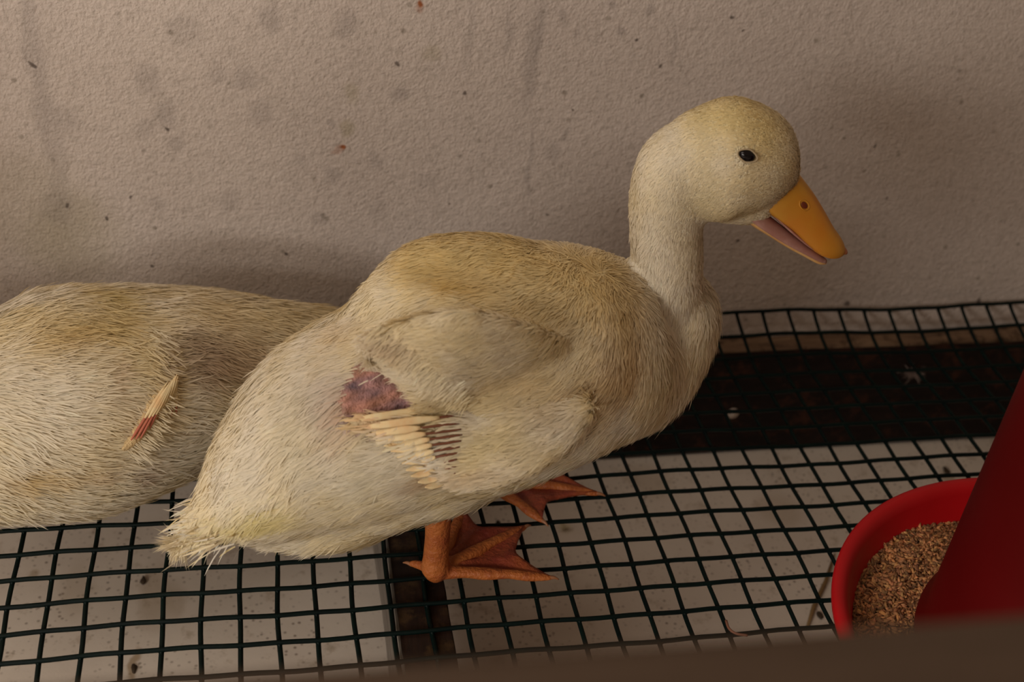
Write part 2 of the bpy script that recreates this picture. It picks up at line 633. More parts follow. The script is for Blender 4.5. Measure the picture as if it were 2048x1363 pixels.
# ------------------------------------------------------------------ front rail, close to the lens
rl = box_mesh('cage_rail', (-.9, -.460, .290), (1.6, -.4302, .3405), .003, 50, .0003)
tag(link('cage_rail', rl, rail_wood), 'blurred brown wooden cage rail close to the lens along the bottom right', 'rail')


# ------------------------------------------------------------------ feeder
FC = (.5392, -.1707, .0036)
FD = empty('poultry_feeder', FC, 'red plastic round poultry feeder with hopper and tray of brown crumbs, on the wire mesh', 'feeder')
prof = [(.0005, 0), (.098, 0), (.104, .001), (.108, .005), (.1175, .030), (.1205, .0335), (.1242, .0335), (.1262, .0322), (.1262, .0290), (.1245, .0292),
        (.1232, .0312)]
# outer skin then inside: build as closed profile
prof = [(.0005, 0), (.100, 0), (.107, .0015), (.112, .008), (.1205, .0290), (.1222, .0300), (.1240, .0300), (.1252, .0315), (.1250, .0340), (.1235, .0352), (.1205, .0352),
        (.1180, .0338), (.1160, .0300), (.1085, .0090), (.1040, .0042), (.098, .003), (.0005, .003)]
v_, f_ = lathe(prof, FC, 128)
o = link('feed_tray', mesh_np('t', v_, f_), red_m, FD)
a0, b0 = .078, .06


def rr(z):
    return a0 - b0 * (z - .02)


hz = FC[2]
prof = [(.0005, .0035), (.060, .0035), (.060, .0060), (rr(.012) + .0015, .0120), (rr(.016) + .0030, .0165), (rr(.02) + .0030, .0215), (rr(.026), .0255), (rr(.10), .10),
        (rr(.20), .20), (rr(.27), .27), (rr(.27) - .002, .273), (rr(.27) - .004, .27), (.0005, .265)]
v_, f_ = lathe(prof, FC, 128)
link('feed_hopper', mesh_np('h', v_, f_), red_dark_m, FD)
prof = [(.0005, .300), (.012, .300), (.014, .296), (.050, .285), (rr(.27) + .001, .277), (rr(.27) + .004, .268), (rr(.27) + .0025, .268), (rr(.27) - .001, .2735), (.0005, .28)]
v_, f_ = lathe(prof, FC, 96)
link('hopper_lid', mesh_np('l', v_, f_), red_m, FD)


def heap(r, a):
    return .0158 + .0016 * np.sin(3 * a + 1) + .0012 * np.sin(r * 300 + 2 * a) + .0010 * np.sin(7 * a)


vs, fs = [], []
rs = np.linspace(.070, .1112, 14)
na = 160
for r in rs:
    for j in range(na):
        a = 2 * math.pi * j / na
        vs.append((FC[0] + r * math.cos(a), FC[1] + r * math.sin(a), FC[2] + float(heap(r, a)) - .001))
for i in range(len(rs) - 1):
    for j in range(na):
        k = (j + 1) % na
        fs.append((i * na + j, i * na + k, (i + 1) * na + k, (i + 1) * na + j))
o = link('feed_bed', mesh_np('fb', vs, fs), feedbed_m, FD)
o['label'] = 'packed brown feed under the loose crumbs'
nC = 11000
ang = RNG.uniform(0, 2 * np.pi, nC)
ang[:7000] = RNG.uniform(1.3, 4.6, 7000)
rad = np.sqrt(RNG.uniform(.076 ** 2, .1122 ** 2, nC))
cen = np.c_[FC[0] + rad * np.cos(ang), FC[1] + rad * np.sin(ang), FC[2] + heap(rad, ang) + RNG.uniform(-.0006, .0016, nC)]
dirs = nrm(RNG.normal(0, 1, (nC, 3)) * V(1, 1, .45))
A = nrm(np.cross(dirs, V(0, .1, 1)))
B = np.cross(dirs, A)
ln = RNG.uniform(.0014, .0034, nC)[:, None]
wd = RNG.uniform(.0008, .0014, nC)[:, None]
W = np.stack([cen - dirs * ln * 1.2, cen + A * wd - dirs * ln * .7, cen + B * wd, cen - A * wd + dirs * ln * .5, cen - B * wd, cen + dirs * ln * 1.2], 1)
oct_ = np.array([(0, 2, 1), (0, 3, 2), (0, 4, 3), (0, 1, 4), (5, 1, 2), (5, 2, 3), (5, 3, 4), (5, 4, 1)])


def big_mesh(name, verts, tris, cols=None, smooth=False, quads=None):
    me = bpy.data.meshes.new(name)
    nv = len(verts)
    me.vertices.add(nv)
    me.vertices.foreach_set('co', verts.astype(np.float32).ravel())
    loops = [tris.ravel()]
    starts = np.arange(len(tris)) * 3
    if quads is not None:
        loops.append(quads.ravel())
        starts = np.concatenate([starts, len(tris) * 3 + np.arange(len(quads)) * 4])
    loops = np.concatenate(loops).astype(np.int32)
    me.loops.add(len(loops))
    me.loops.foreach_set('vertex_index', loops)
    me.polygons.add(len(starts))
    me.polygons.foreach_set('loop_start', starts.astype(np.int32))
    if smooth:
        me.polygons.foreach_set('use_smooth', np.ones(len(starts), bool))
    me.update(calc_edges=True)
    me.validate()
    if cols is not None:
        at_ = me.color_attributes.new('Col', 'FLOAT_COLOR', 'POINT')
        at_.data.foreach_set('color', np.c_[cols, np.ones(nv)].astype(np.float32).ravel())
    return me


cb = V(.44, .20, .075) * RNG.uniform(.25, 1.25, (nC, 1)) * RNG.uniform(.9, 1.1, (nC, 3))
me = big_mesh('crumbs', W.reshape(-1, 3), (oct_[None] + np.arange(nC)[:, None, None] * 6).reshape(-1, 3), np.repeat(cb, 6, 0))
o = link('feed_crumbs', me, crumb_m, FD)
o['kind'] = 'stuff'
o['label'] = 'loose brown feed crumbs in the tray'


# ------------------------------------------------------------------ feathers
def sample(me, n, rng):
    me.calc_loop_triangles()
    nt_ = len(me.loop_triangles)
    tri = np.empty(nt_ * 3, np.int32)
    me.loop_triangles.foreach_get('vertices', tri)
    tri = tri.reshape(-1, 3)
    co = np.empty(len(me.vertices) * 3, np.float32)
    me.vertices.foreach_get('co', co)
    co = co.reshape(-1, 3).astype(float)
    no = np.empty(len(me.vertices) * 3, np.float32)
    me.vertices.foreach_get('normal', no)
    no = no.reshape(-1, 3).astype(float)
    ar = np.linalg.norm(np.cross(co[tri[:, 1]] - co[tri[:, 0]], co[tri[:, 2]] - co[tri[:, 0]]), axis=1)
    t = rng.choice(nt_, n, p=ar / ar.sum())
    u, v = rng.random(n), rng.random(n)
    m = u + v > 1
    u[m], v[m] = 1 - u[m], 1 - v[m]
    a, b, c = tri[t, 0], tri[t, 1], tri[t, 2]
    w0 = (1 - u - v)[:, None]
    u, v = u[:, None], v[:, None]
    return co[a] * w0 + co[b] * u + co[c] * v, nrm(no[a] * w0 + no[b] * u + no[c] * v)


def vnoise(P, freq, seed=0, ch=3):
    """cheap smooth pseudo-noise in [-1,1], one column per channel"""
    r = np.random.default_rng(seed)
    out = np.zeros((len(P), ch))
    for o_ in range(5):
        K = r.normal(0, 1, (ch, 3)) * freq * (1.35 ** o_)
        out += np.sin(P @ K.T + r.uniform(0, 6.3, ch)) / 2.3
    return np.clip(out, -1, 1)


def polyflow(P, poly, kern=.02):
    """direction field following a 3-D polyline, softly blended"""
    poly = np.asarray(poly)
    A_, B_ = poly[:-1], poly[1:]
    d = nrm(B_ - A_)
    L = np.linalg.norm(B_ - A_, axis=1)
    t = np.clip(((P[:, None] - A_) * d).sum(2), 0, L)
    q = A_ + d * t[..., None]
    D = np.linalg.norm(P[:, None] - q, axis=2)
    wt = np.exp(-((D - D.min(1)[:, None]) / kern)) + 1e-9
    return nrm((wt[..., None] * d).sum(1))


WHITE = V(.89, .82, .67)
CREAM = V(.86, .73, .42)
YELLOW = V(.80, .62, .24)


def feathers(name, P, Nn, D, length, width, lift, cols, parent, tipmul=1.03, seed=1):
    """narrow curved blades: root, belly, tip. One mesh."""
    r = np.random.default_rng(seed)
    n = len(P)
    D = nrm(D - (D * Nn).sum(1)[:, None] * Nn)
    Sd = np.cross(Nn, D)
    roll = r.normal(0, .25, n)[:, None]
    Sd = nrm(Sd * np.cos(roll) + Nn * np.sin(roll))
    L = length[:, None]
    W_ = width[:, None]
    li = lift[:, None]
    sway = r.normal(0, .10, n)[:, None]
    p0 = P - Nn * .0010
    p1 = P + D * L * .40 + Nn * L * li * .62 + Sd * L * sway * .3
    p2 = P + D * L * .78 + Nn * L * li * .85 + Sd * L * sway * .8
    p3 = P + D * L * 1.02 + Nn * L * li * .70 + Sd * L * sway * 1.3
    Vt = np.stack([p0 - Sd * W_ * .35, p0 + Sd * W_ * .35, p1 - Sd * W_ * .5, p1 + Sd * W_ * .5, p2 - Sd * W_ * .36, p2 + Sd * W_ * .36, p3], 1)
    q = np.array([(0, 2, 3, 1), (2, 4, 5, 3)])
    t = np.array([(4, 6, 5)])
    Vt[:, :, 2] = np.maximum(Vt[:, :, 2], np.where(Nn[:, None, 1] * 0 + (Vt[:, :1, 2] > 0), .0026, -1))
    off = np.arange(n)[:, None, None] * 7
    C = np.stack([cols * .93, cols * .93, cols, cols, cols * tipmul, cols * tipmul, cols * tipmul], 1).reshape(-1, 3)
    me = big_mesh(name, Vt.reshape(-1, 3), (t[None] + off).reshape(-1, 3), np.clip(C, 0, .95), True, (q[None] + off).reshape(-1, 4))
    jn = nrm(Nn + .28 * np.cross(Sd, D) * 0 + .10 * r.normal(0, 1, (n, 3)))
    me.normals_split_custom_set_from_vertices(np.repeat(jn, 7, 0).astype(np.float32))
    o = link(name, me, down_m, parent)
    o['kind'] = 'stuff'
    return o


def paint(me, fn):
    co = np.empty(len(me.vertices) * 3, np.float32)
    me.vertices.foreach_get('co', co)
    c = fn(co.reshape(-1, 3).astype(float))
    at_ = me.color_attributes.new('Col', 'FLOAT_COLOR', 'POINT')
    at_.data.foreach_set('color', np.c_[c, np.ones(len(c))].astype(np.float32).ravel())


def field(P, anchors):
    """anchors: (centre, radius, colour, strength) gaussian patches, pigment and some painted shade"""
    out = []
    for c, r, col, s in anchors:
        r = np.broadcast_to(np.asarray(r, float), (3,))
        out.append(s * np.exp(-(((P - c) / r) ** 2).sum(1)))
    return out


# ================================================================== STANDING DUCK
def px_station(u, v, y, rpx, wr=1.0, lat=(0, -1, 0)):
    p = at(u, v, y)
    r = rpx / pxm(p)
    return [*p, r, r * wr, *lat]


D1 = empty('duckling', (.25, -.025, .002), 'white and yellow downy duckling standing with open orange bill and its head raised', 'duck', )
latb = (-.17, -1, 0)
torso = loft([px_station(368, 1080, -.080, 8, 2.0, latb),
              px_station(425, 1032, -.074, 48, 1.2, latb),
              px_station(510, 975, -.066, 122, 1.0, latb),
              px_station(655, 872, -.052, 195, .98, latb),
              px_station(805, 800, -.042, 222, .98, latb),
              px_station(950, 742, -.033, 252, .95, latb),
              px_station(1120, 706, -.024, 222, .98, latb),
              px_station(1260, 690, -.014, 165, .98, latb),
              px_station(1345, 660, -.010, 92, .95, latb),
              px_station(1385, 640, -.008, 30, .9, latb)], n=32)
belly = loft([px_station(480, 1040, -.070, 30, 1.1, latb),
              px_station(560, 1030, -.066, 62, 1.1, latb),
              px_station(680, 1005, -.058, 84, 1.2, latb),
              px_station(790, 945, -.050, 100, 1.3, latb),
              px_station(950, 880, -.042, 105, 1.3, latb),
              px_station(1100, 830, -.034, 60, 1.1, latb)], n=24)
chest = loft([px_station(1130, 780, -.024, 120, 1.0, latb),
              px_station(1250, 740, -.018, 128, 1.0, latb),
              px_station(1320, 670, -.012, 108, .98, latb),
              px_station(1352, 585, -.010, 84, .98, latb),
              px_station(1368, 545, -.010, 40, .9, latb)], n=24)
neck = loft([px_station(1290, 660, -.014, 90, 1.0),
             px_station(1325, 590, -.014, 75, 1.0),
             px_station(1334, 520, -.015, 71, 1.0),
             px_station(1333, 450, -.016, 73, 1.0),
             px_station(1338, 390, -.017, 78, 1.0),
             px_station(1352, 335, -.019, 78, 1.0),
             px_station(1385, 300, -.020, 72, 1.0)], n=24)
# head frame
HX = nrm(at(1705, 508, -.026) - at(1560, 388, -.020))          # along the bill
LH = nrm(V(-.05, -math.cos(math.radians(10)), math.sin(math.radians(10))))
LH = nrm(LH - (LH @ HX) * HX)
HU = np.cross(HX, -LH)
HU = HU if HU[2] > 0 else -HU
HO = at(1560, 388, -.020)
head = loft([px_station(1318, 300, -.020, 30, .9, tuple(LH)),
             px_station(1350, 306, -.020, 76, .86, tuple(LH)),
             px_station(1395, 312, -.020, 106, .84, tuple(LH)),
             px_station(1445, 318, -.020, 127, .82, tuple(LH)),
             px_station(1495, 328, -.020, 118, .80, tuple(LH)),
             px_station(1532, 350, -.020, 92, .80, tuple(LH)),
             px_station(1556, 368, -.020, 58, .72, tuple(LH)),
             px_station(1566, 380, -.020, 30, .7, tuple(LH))], n=28)
jaw = loft([px_station(1400, 385, -.020, 40, .9, tuple(LH)),
            px_station(1450, 396, -.020, 50, .9, tuple(LH)),
            px_station(1500, 408, -.020, 42, .95, tuple(LH)),
            px_station(1530, 404, -.020, 34, 1.1, tuple(LH)),
            px_station(1552, 398, -.020, 16, 1.5, tuple(LH))], n=18)
shoulder = loft([px_station(735, 700, -.082, 22, .5, latb),
                 px_station(800, 705, -.088, 80, .22, latb),
                 px_station(900, 720, -.093, 130, .16, latb),
                 px_station(1020, 725, -.083, 110, .16, latb),
                 px_station(1110, 725, -.068, 70, .2, latb)], n=20)
back = loft([px_station(715, 662, -.034, 46, 1.2, latb), px_station(790, 602, -.028, 66, 1.2, latb), px_station(860, 562, -.024, 80, 1.2, latb), px_station(960, 552, -.022, 80, 1.2, latb), px_station(1060, 568, -.020, 78, 1.2, latb), px_station(1160, 600, -.018, 60, 1.2, latb)], n=20)
vent = loft([px_station(735, 900, -.078, 30, .5, latb), px_station(715, 960, -.080, 52, .5, latb), px_station(690, 1020, -.078, 58, .5, latb), px_station(668, 1065, -.070, 36, .6, latb)], n=16)
nearleg = loft([px_station(900, 930, -.052, 62, .6), px_station(885, 985, -.054, 42, .6), px_station(876, 1015, -.056, 24, .8)], n=14)
farleg = loft([(.262, .004, .070, .018, .014), (.264, .010, .050, .012, .010), (.266, .014, .034, .007, .006)], n=14)
body_me = fuse('body', [torso, belly, chest, neck, head, jaw, shoulder, back, vent, nearleg, farleg], .0026, 7)
BV = bvh_of(body_me)


def hit(bv, u, v):
    d = ray(u, v)
    r = bv.ray_cast(Vector(CAM), Vector(d))
    return np.array(r[0]) if r[0] is not None else None


def anch(bv, rows):
    out = []
    for u, v, rpx, col, s in rows:
        h = hit(bv, u, v)
        if h is None:
            continue
        rp = np.asarray(rpx, float) / pxm(h)
        if rp.ndim:
            rp = V(rp[0], max(rp), rp[1])
        out.append((h, rp, V(*col), s))
    return out


BARE = [hit(BV, 775, 772), hit(BV, 735, 800), hit(BV, 815, 790), hit(BV, 770, 745)]
BR = [.0150, .0105, .0105, .0105]
PINK = V(.37, .19, .165)
A1 = anch(BV, [
    (900, 520, (170, 50), tuple(YELLOW), .75), (1050, 520, (120, 40), tuple(YELLOW), .7), (930, 572, (90, 10), (.60, .40, .12), .95), (880, 540, (80, 8), (.68, .50, .20), .8),
    (1180, 560, (110, 70), (.76, .58, .26), .8), (1245, 620, (40, 100), (.62, .45, .20), .85), (1262, 720, (22, 80), (.56, .38, .18), .8), (1100, 620, (160, 80), tuple(CREAM), .6),
    (1240, 740, (45, 70), (.64, .45, .22), .65), (1180, 770, (35, 22), (.50, .33, .15), .85), (1150, 800, (60, 30), (.66, .48, .25), .5),
    (1060, 760, (90, 30), (.74, .55, .26), .5), (960, 800, (140, 50), tuple(CREAM), .7), (1000, 880, (100, 40), (.76, .62, .32), .6),
    (1030, 935, (60, 20), (.52, .38, .22), .7), (880, 955, (50, 18), (.55, .36, .20), .75), (960, 940, (90, 18), (.60, .45, .26), .5),
    (1450, 230, (130, 50), (.80, .66, .32), .8), (1530, 270, (60, 80), (.78, .62, .28), .8), (1480, 430, (80, 30), (.74, .62, .36), .6),
    (1400, 400, (50, 50), (.76, .66, .40), .5),
    (1330, 330, (60, 60), tuple(WHITE), .5), (1310, 520, (50, 160), tuple(WHITE), .9), (1330, 640, (50, 80), tuple(WHITE), .9),
    (520, 880, (90, 170), tuple(WHITE), .6), (560, 1020, (60, 30), (.76, .66, .26), .7), (450, 1060, (60, 26), (.78, .68, .28), .6), (530, 1040, (90, 16), (.74, .62, .22), .7),
    (700, 660, (60, 30), (.76, .58, .36), .35), (790, 690, (50, 26), (.60, .46, .33), .55), (690, 780, (40, 60), (.60, .50, .42), .45), (700, 820, (26, 50), (.64, .36, .20), .55),
    (640, 800, (50, 90), (.74, .66, .58), .5), (650, 960, (22, 90), (.66, .60, .50), .35), (760, 960, (90, 60), (.80, .74, .56), .5),
    (620, 850, (30, 120), (.74, .66, .34), .25), (880, 860, (120, 18), (.74, .58, .22), .6)])


def d1_color(P, jitter=None):
    nz = vnoise(P, 42, 3)
    t = np.clip(.5 + .5 * nz[:, :1] + .25 * vnoise(P, 110, 9, 1), 0, 1)
    c = WHITE * (1 - t * .55) + CREAM * t * .55
    for (ctr, r, col, s), g in zip(A1, field(P, A1)):
        g = g[:, None]
        c = c * (1 - g) + col * g
    return c


def bare_mask(P, ctrs, rads, k=1.0):
    m = np.zeros(len(P))
    for c, r in zip(ctrs, rads):
        d = (P - c) / V(r, r * 1.4, r)
        m = np.maximum(m, np.exp(-(d ** 2).sum(1) * k))
    return m


def d1_skin(P):
    c = d1_color(P) * .9
    g = np.clip(bare_mask(P, BARE, BR, .55) * 1.6, 0, 1)[:, None]
    pk = PINK * (1 + .5 * vnoise(P, 420, 5, 1)) + V(.08, .02, -.02) * vnoise(P, 130, 6, 1)
    return np.clip(c * (1 - g) + pk * g, .01, .95)


paint(body_me, d1_skin)
body = link('body', body_me, skin_m, D1)

spine1 = [HO, at(1450, 250, -.02), at(1350, 300, -.018), at(1325, 400, -.017), at(1325, 520, -.015), at(1315, 640, -.014), at(1230, 740, -.016),
          at(950, 742, -.033), at(655, 850, -.052), at(500, 965, -.066), at(350, 1080, -.082)]


def scatter(me, n, flowfn, colfn, nm, parent, base_len, base_w, lift, seed, lenfn=None, cull=None, hidden=None):
    rng = np.random.default_rng(seed)
    P, Nn = sample(me, n, rng)
    keep = np.ones(n, bool)
    if cull is not None:
        keep &= rng.random(n) > cull(P)
    if hidden is not None:
        keep &= ~hidden(P)
    P, Nn = P[keep], Nn[keep]
    n = len(P)
    D = flowfn(P, Nn)
    D = nrm(D + .22 * vnoise(P, 75, seed + 5) + .10 * vnoise(P, 260, seed + 6) + rng.normal(0, .07, (n, 3)))
    L = base_len * rng.uniform(.7, 1.3, n)
    W_ = base_w * rng.uniform(.6, 1.4, n)
    lf = np.clip(lift * rng.uniform(.4, 1.6, n), .02, .9)
    if lenfn is not None:
        a, b, c = lenfn(P)
        L *= a
        W_ *= b
        lf *= c
    # clumps: neighbouring blades share a shade
    clump = 1 + .04 * vnoise(P, 300, seed + 7, 1) + .025 * rng.normal(0, 1, (n, 1))
    C = np.clip(colfn(P) * clump, .02, .93)
    return feathers(nm, P, Nn, D, L, W_, lf, C, parent, seed=seed)


HC = at(1450, 320, -.02)


def len1(P):
    dh = np.linalg.norm(P - HC, axis=1)
    k = np.clip((dh - .028) / .05, 0, 1)             # short on the head, longer on the body
    neckk = np.clip((P[:, 2] - .125) / .04, 0, 1)
    L = (.34 + .66 * k) * (1 - .35 * neckk)
    tail = np.clip((.19 - P[:, 0]) / .08, 0, 1)
    return L * (1 + .25 * tail), .70 + .35 * k + .2 * tail, .9 + .1 * k


def flow1(P, Nn):
    D = polyflow(P, spine1, .016)
    k = np.clip((.16 - P[:, 2]) / .06, 0, 1)[:, None]
    return D + V(0, 0, -.10) * k


def cull1(P):
    g = bare_mask(P, BARE, BR, .8)
    e = np.linalg.norm(P - EYE, axis=1) < .0048
    e2 = np.zeros(len(P), bool)
    X = (P - HO) @ HX
    e2 = (X > .0015) & (np.linalg.norm(P - HO, axis=1) < .03)
    wd_ = near_wing(P)
    return np.maximum(np.maximum(np.clip((g - .30) * 4, 0, .995), wd_), np.maximum(e * 1.0, e2 * 1.0))


EYE = hit(BV, 1494, 311)

# eye
eN = nrm(EYE - at(1470, 320, -.015))
eN = nrm(.5 * eN + .5 * LH)


def orient(vs, O, X, Y, Z):
    vs = np.asarray(vs)
    return O + vs[:, :1] * X + vs[:, 1:2] * Y + vs[:, 2:3] * Z


def ellipsoid(c, X, Y, Z, rx, ry, rz, n=20, m=12):
    prof = [(math.sin(math.pi * i / m) + 1e-5, -math.cos(math.pi * i / m)) for i in range(m + 1)]
    vs, fs = lathe(prof, (0, 0, 0), n)
    return orient(np.array(vs) * V(rx, ry, rz), c, X, Y, Z), fs


ex = nrm(at(1512, 318, EYE[1]) - at(1478, 306, EYE[1]))
ex = nrm(ex - (ex @ eN) * eN)
ey = np.cross(eN, ex)
v_, f_ = ellipsoid(EYE - eN * .0006, ex, ey, eN, .0042, .0029, .0027)
link('eye', mesh_np('eye', v_, f_), eye_m, D1)
# eyelid ring, pinched at both corners
t_ = np.linspace(0, 2 * np.pi, 33)
pts = np.array([EYE + ex * (.0049 * math.cos(a)) + ey * (.0030 * math.sin(a) * (1 - .25 * abs(math.cos(a)))) + eN * .0009 for a in t_])
v_, f_ = tube(pts, .00040, 8)
link('eyelid', mesh_np('lid', v_, f_), lid_m, D1)
# second eye on the far side
OPP = EYE - LH * 2 * ((EYE - HO) @ LH)
v_, f_ = ellipsoid(OPP + LH * .0006, ex, ey, -LH, .0036, .0026, .0026)
link('eye', mesh_np('eye', v_, f_), eye_m, D1)

# ---- bill
PXB = pxm(HO)


def bill(rows, n=20):
    """rows: X along, Zmid, half height top, half height bottom, half width"""
    R = cr(rows, 5)
    vs, fs = [], []
    a = np.linspace(0, 2 * np.pi, n, endpoint=False)
    for X, Z, ht, hb, wd_ in R:
        for t in a:
            s, c = math.sin(t), math.cos(t)
            zz = (ht * s if s > 0 else hb * s)
            ww = wd_ * (np.sign(c) * abs(c) ** .8)
            vs.append(HO + HX * X + HU * (Z + zz) + LH * ww)
    m = len(R)
    vs += [HO + HX * R[0, 0] + HU * R[0, 1], HO + HX * (R[-1, 0] + .0003) + HU * R[-1, 1]]
    for i in range(m - 1):
        for j in range(n):
            k = (j + 1) % n
            fs.append((i * n + j, (i + 1) * n + j, (i + 1) * n + k, i * n + k))
    for j in range(n):
        k = (j + 1) % n
        fs.append((m * n, j, k))
        fs.append((m * n + 1, (m - 1) * n + k, (m - 1) * n + j))
    me = mesh_np('b', vs, fs)
    bm = bmesh.new()
    bm.from_mesh(me)
    bmesh.ops.recalc_face_normals(bm, faces=bm.faces)
    bm.to_mesh(me)
    bm.free()
    return me


k_ = 1 / PXB
SV = nrm(np.cross(ray(1620, 430), HX))
SV = SV if SV @ HU > 0 else -SV
BA, BB = abs(HU @ SV), abs(LH @ SV)


def by_edges(rows):
    """rows: X px, top edge px, bottom edge px, half width, lower depth -> bill rows"""
    out = []
    for X, tp, bt, hw, hb in rows:
        tp, bt = tp * k_, bt * k_
        zm = (bt + math.hypot(hb * BA, hw * BB)) / BA
        q_ = (tp - zm * BA) ** 2 - (hw * BB) ** 2
        ht = math.sqrt(max(q_, 0)) / BA
        out.append((X * k_, zm, max(ht, .0007), hb, hw))
    return out


up_rows = by_edges([(-30, 56, -42, .0085, .0022), (-5, 55, -43, .0095, .0022), (30, 49, -42, .0095, .0022), (62, 42, -40, .0094, .0020), (100, 31, -43, .0094, .0018), (140, 18, -44, .0094, .0016), (166, 12, -38, .0084, .0014), (185, 4, -26, .0062, .0010), (195, -4, -16, .0034, .0007)])
ub = link('upper_bill', bill(up_rows), bill_m, D1)
UB = bvh_of(ub.data)
# nail at the tip
v_, f_ = ellipsoid(HO + HX * 189 * k_ + HU * (-6.5 * k_) + LH * .000, HX, LH, HU, .0042, .0034, .0020)
link('bill_nail', mesh_np('nail', v_, f_), nail_m, ub)
nh = hit(UB, 1609, 410)
if nh is not None:
    r_ = UB.ray_cast(Vector(CAM), Vector(ray(1609, 410)))
    nN = nrm(np.array(r_[1]))
    if nN @ ray(1609, 410) > 0:
        nN = -nN
    nx = nrm(HX - (HX @ nN) * nN)
    ny = np.cross(nN, nx)
    v_, f_ = ellipsoid(nh - nN * .0001, nx, ny, nN, .0022, .0015, .0005)
    link('nostril', mesh_np('nostril', v_, f_), nostril_m, ub)
    t_ = np.linspace(0, 2 * np.pi, 25)
    pts = np.array([nh + nx * .0032 * math.cos(a) + ny * .0022 * math.sin(a) + nN * -.0001 for a in t_])
    v_, f_ = tube(pts, .00035, 8)
    link('nostril_rim', mesh_np('rim', v_, f_), bill_m, ub)
# mouth lining under the upper bill
rows = by_edges([(-36, -30, -42, .0060, .0008), (0, -34, -42, .0070, .0008), (60, -36, -45, .0074, .0006), (120, -36, -45, .0070, .0005), (160, -32, -38, .0050, .0004)])
link('palate', bill(rows), mouth_m, ub)
# lower bill, dropped open
low_rows = by_edges([(-40, -62, -82, .0046, .0018), (-5, -62, -83, .0052, .0016), (40, -58, -78, .0052, .0014), (87, -55, -73, .0050, .0012), (130, -51, -66, .0046, .0010), (165, -47, -60, .0038, .0008), (181, -43, -52, .0022, .0006)])
lb = link('lower_bill', bill(low_rows), lowbill_m, D1)
rows = by_edges([(-40, -44, -76, .0070, .0004), (0, -46, -76, .0074, .0004), (50, -45, -72, .0072, .0004), (87, -44, -67, .0066, .0004), (130, -42, -60, .0054, .0004), (160, -41, -55, .0042, .0004), (179, -41, -50, .0024, .0003)])
o = link('tongue', bill(rows), mouth_m, lb)


# ---- legs and feet
def foot(parent, heel, tips, top, hind, topr, name='foot'):
    """webbed foot: three front toes with webs, a hind toe, and the shank"""
    heel = np.array(heel)
    shank = [np.array(top), np.array(top) * .62 + heel * .38 + V(.0005, 0, .002), np.array(top) * .25 + heel * .75 + V(0, 0, .004), heel + V(0, 0, .006), heel + V(-.0005, 0, .001)]
    sk = loft([(*shank[0], topr, topr * .9), (*shank[1], topr * .86, topr * .8), (*shank[2], topr * .88, topr * .8), (*shank[3], topr * .98, topr * .92), (*shank[4], topr * .62, topr * .7)],
              lat=(.2, -1, 0), n=16)
    toes = []
    for i, tp in enumerate(tips):
        tp = np.array(tp)
        dv = tp - heel
        sd = nrm(V(-dv[1], dv[0], 0))
        rows = []
        for s, r, up in ((0.02, .0048, .0015), (.25, .0036, .0022), (.42, .0040, .0016), (.62, .0030, .0018), (.78, .0033, .0008), (.93, .0024, .0004), (1.0, .0013, 0)):
            c = heel + dv * s + V(0, 0, up + .0022)
            rows.append((*c, r * .78, r, *sd))
        toes.append(loft(rows, n=12, per=4))
    dv = np.array(hind) - heel
    ht = loft([(*(heel + V(-.002, 0, .006)), .003, .003), (*(heel + dv * .55 + V(0, 0, .0045)), .0026, .0026), (*(heel + dv * .9 + V(0, 0, .003)), .0018, .0018), (*(heel + dv + V(0, 0, .0025)), .0009, .0009)], n=10)
    # web solids between toe pairs
    webs = []
    for a, b in ((tips[0], tips[1]), (tips[1], tips[2])):
        a, b = np.array(a), np.array(b)
        nu, nv = 14, 10
        top_, bot_ = [], []
        for i in range(nu + 1):
            for j in range(nv + 1):
                s = .10 + .87 * i / nu
                t = j / nv
                pull = 1 - .20 * math.sin(math.pi * t) * (i / nu) ** 2
                p = heel + ((a - heel) * (1 - t) + (b - heel) * t) * s * pull
                z = .0018 + .0010 * math.sin(math.pi * t * 3 + s * 5) * math.sin(math.pi * t) + .0012 * math.sin(s * 9) * math.sin(math.pi * t)
                top_.append(p + V(0, 0, z + .0022))
                bot_.append(p + V(0, 0, z))
        vs = top_ + bot_
        M = (nu + 1) * (nv + 1)
        fs = []
        idx = lambda i, j: i * (nv + 1) + j
        for i in range(nu):
            for j in range(nv):
                fs.append((idx(i, j), idx(i + 1, j), idx(i + 1, j + 1), idx(i, j + 1)))
                fs.append((M + idx(i, j), M + idx(i, j + 1), M + idx(i + 1, j + 1), M + idx(i + 1, j)))
        for i in range(nu):
            fs.append((idx(i, 0), M + idx(i, 0), M + idx(i + 1, 0), idx(i + 1, 0)))
            fs.append((idx(i, nv), idx(i + 1, nv), M + idx(i + 1, nv), M + idx(i, nv)))
        for j in range(nv):
            fs.append((idx(0, j), idx(0, j + 1), M + idx(0, j + 1), M + idx(0, j)))
            fs.append((idx(nu, j), M + idx(nu, j), M + idx(nu, j + 1), idx(nu, j + 1)))
        webs.append((vs, fs))
    me = fuse('leg', [sk] + toes + [ht], .0011, 3, .5)
    L = link('leg', me, leg_m, parent)
    vs, fs = [], []
    for v, f in webs:
        o_ = len(vs)
        vs += list(v)
        fs += [tuple(i + o_ for i in q) for q in f]
    link('web', mesh_np('web', vs, fs), web_m, L)
    for tp in list(tips) + [hind]:
        tp = np.array(tp)
        d = nrm(tp - heel)
        c0 = tp + V(0, 0, .0024) - d * .001
        v_, f_ = loft([(*(c0 - d * .001), .0012, .0013), (*(c0 + d * .002), .0009, .0009), (*(c0 + d * .0045 + V(0, 0, -.0012)), .0003, .0003)], lat=tuple(V(-d[1], d[0], 0)), n=8, per=3)
        link('claw', mesh_np('claw', v_, f_), claw_m, L)
    return L


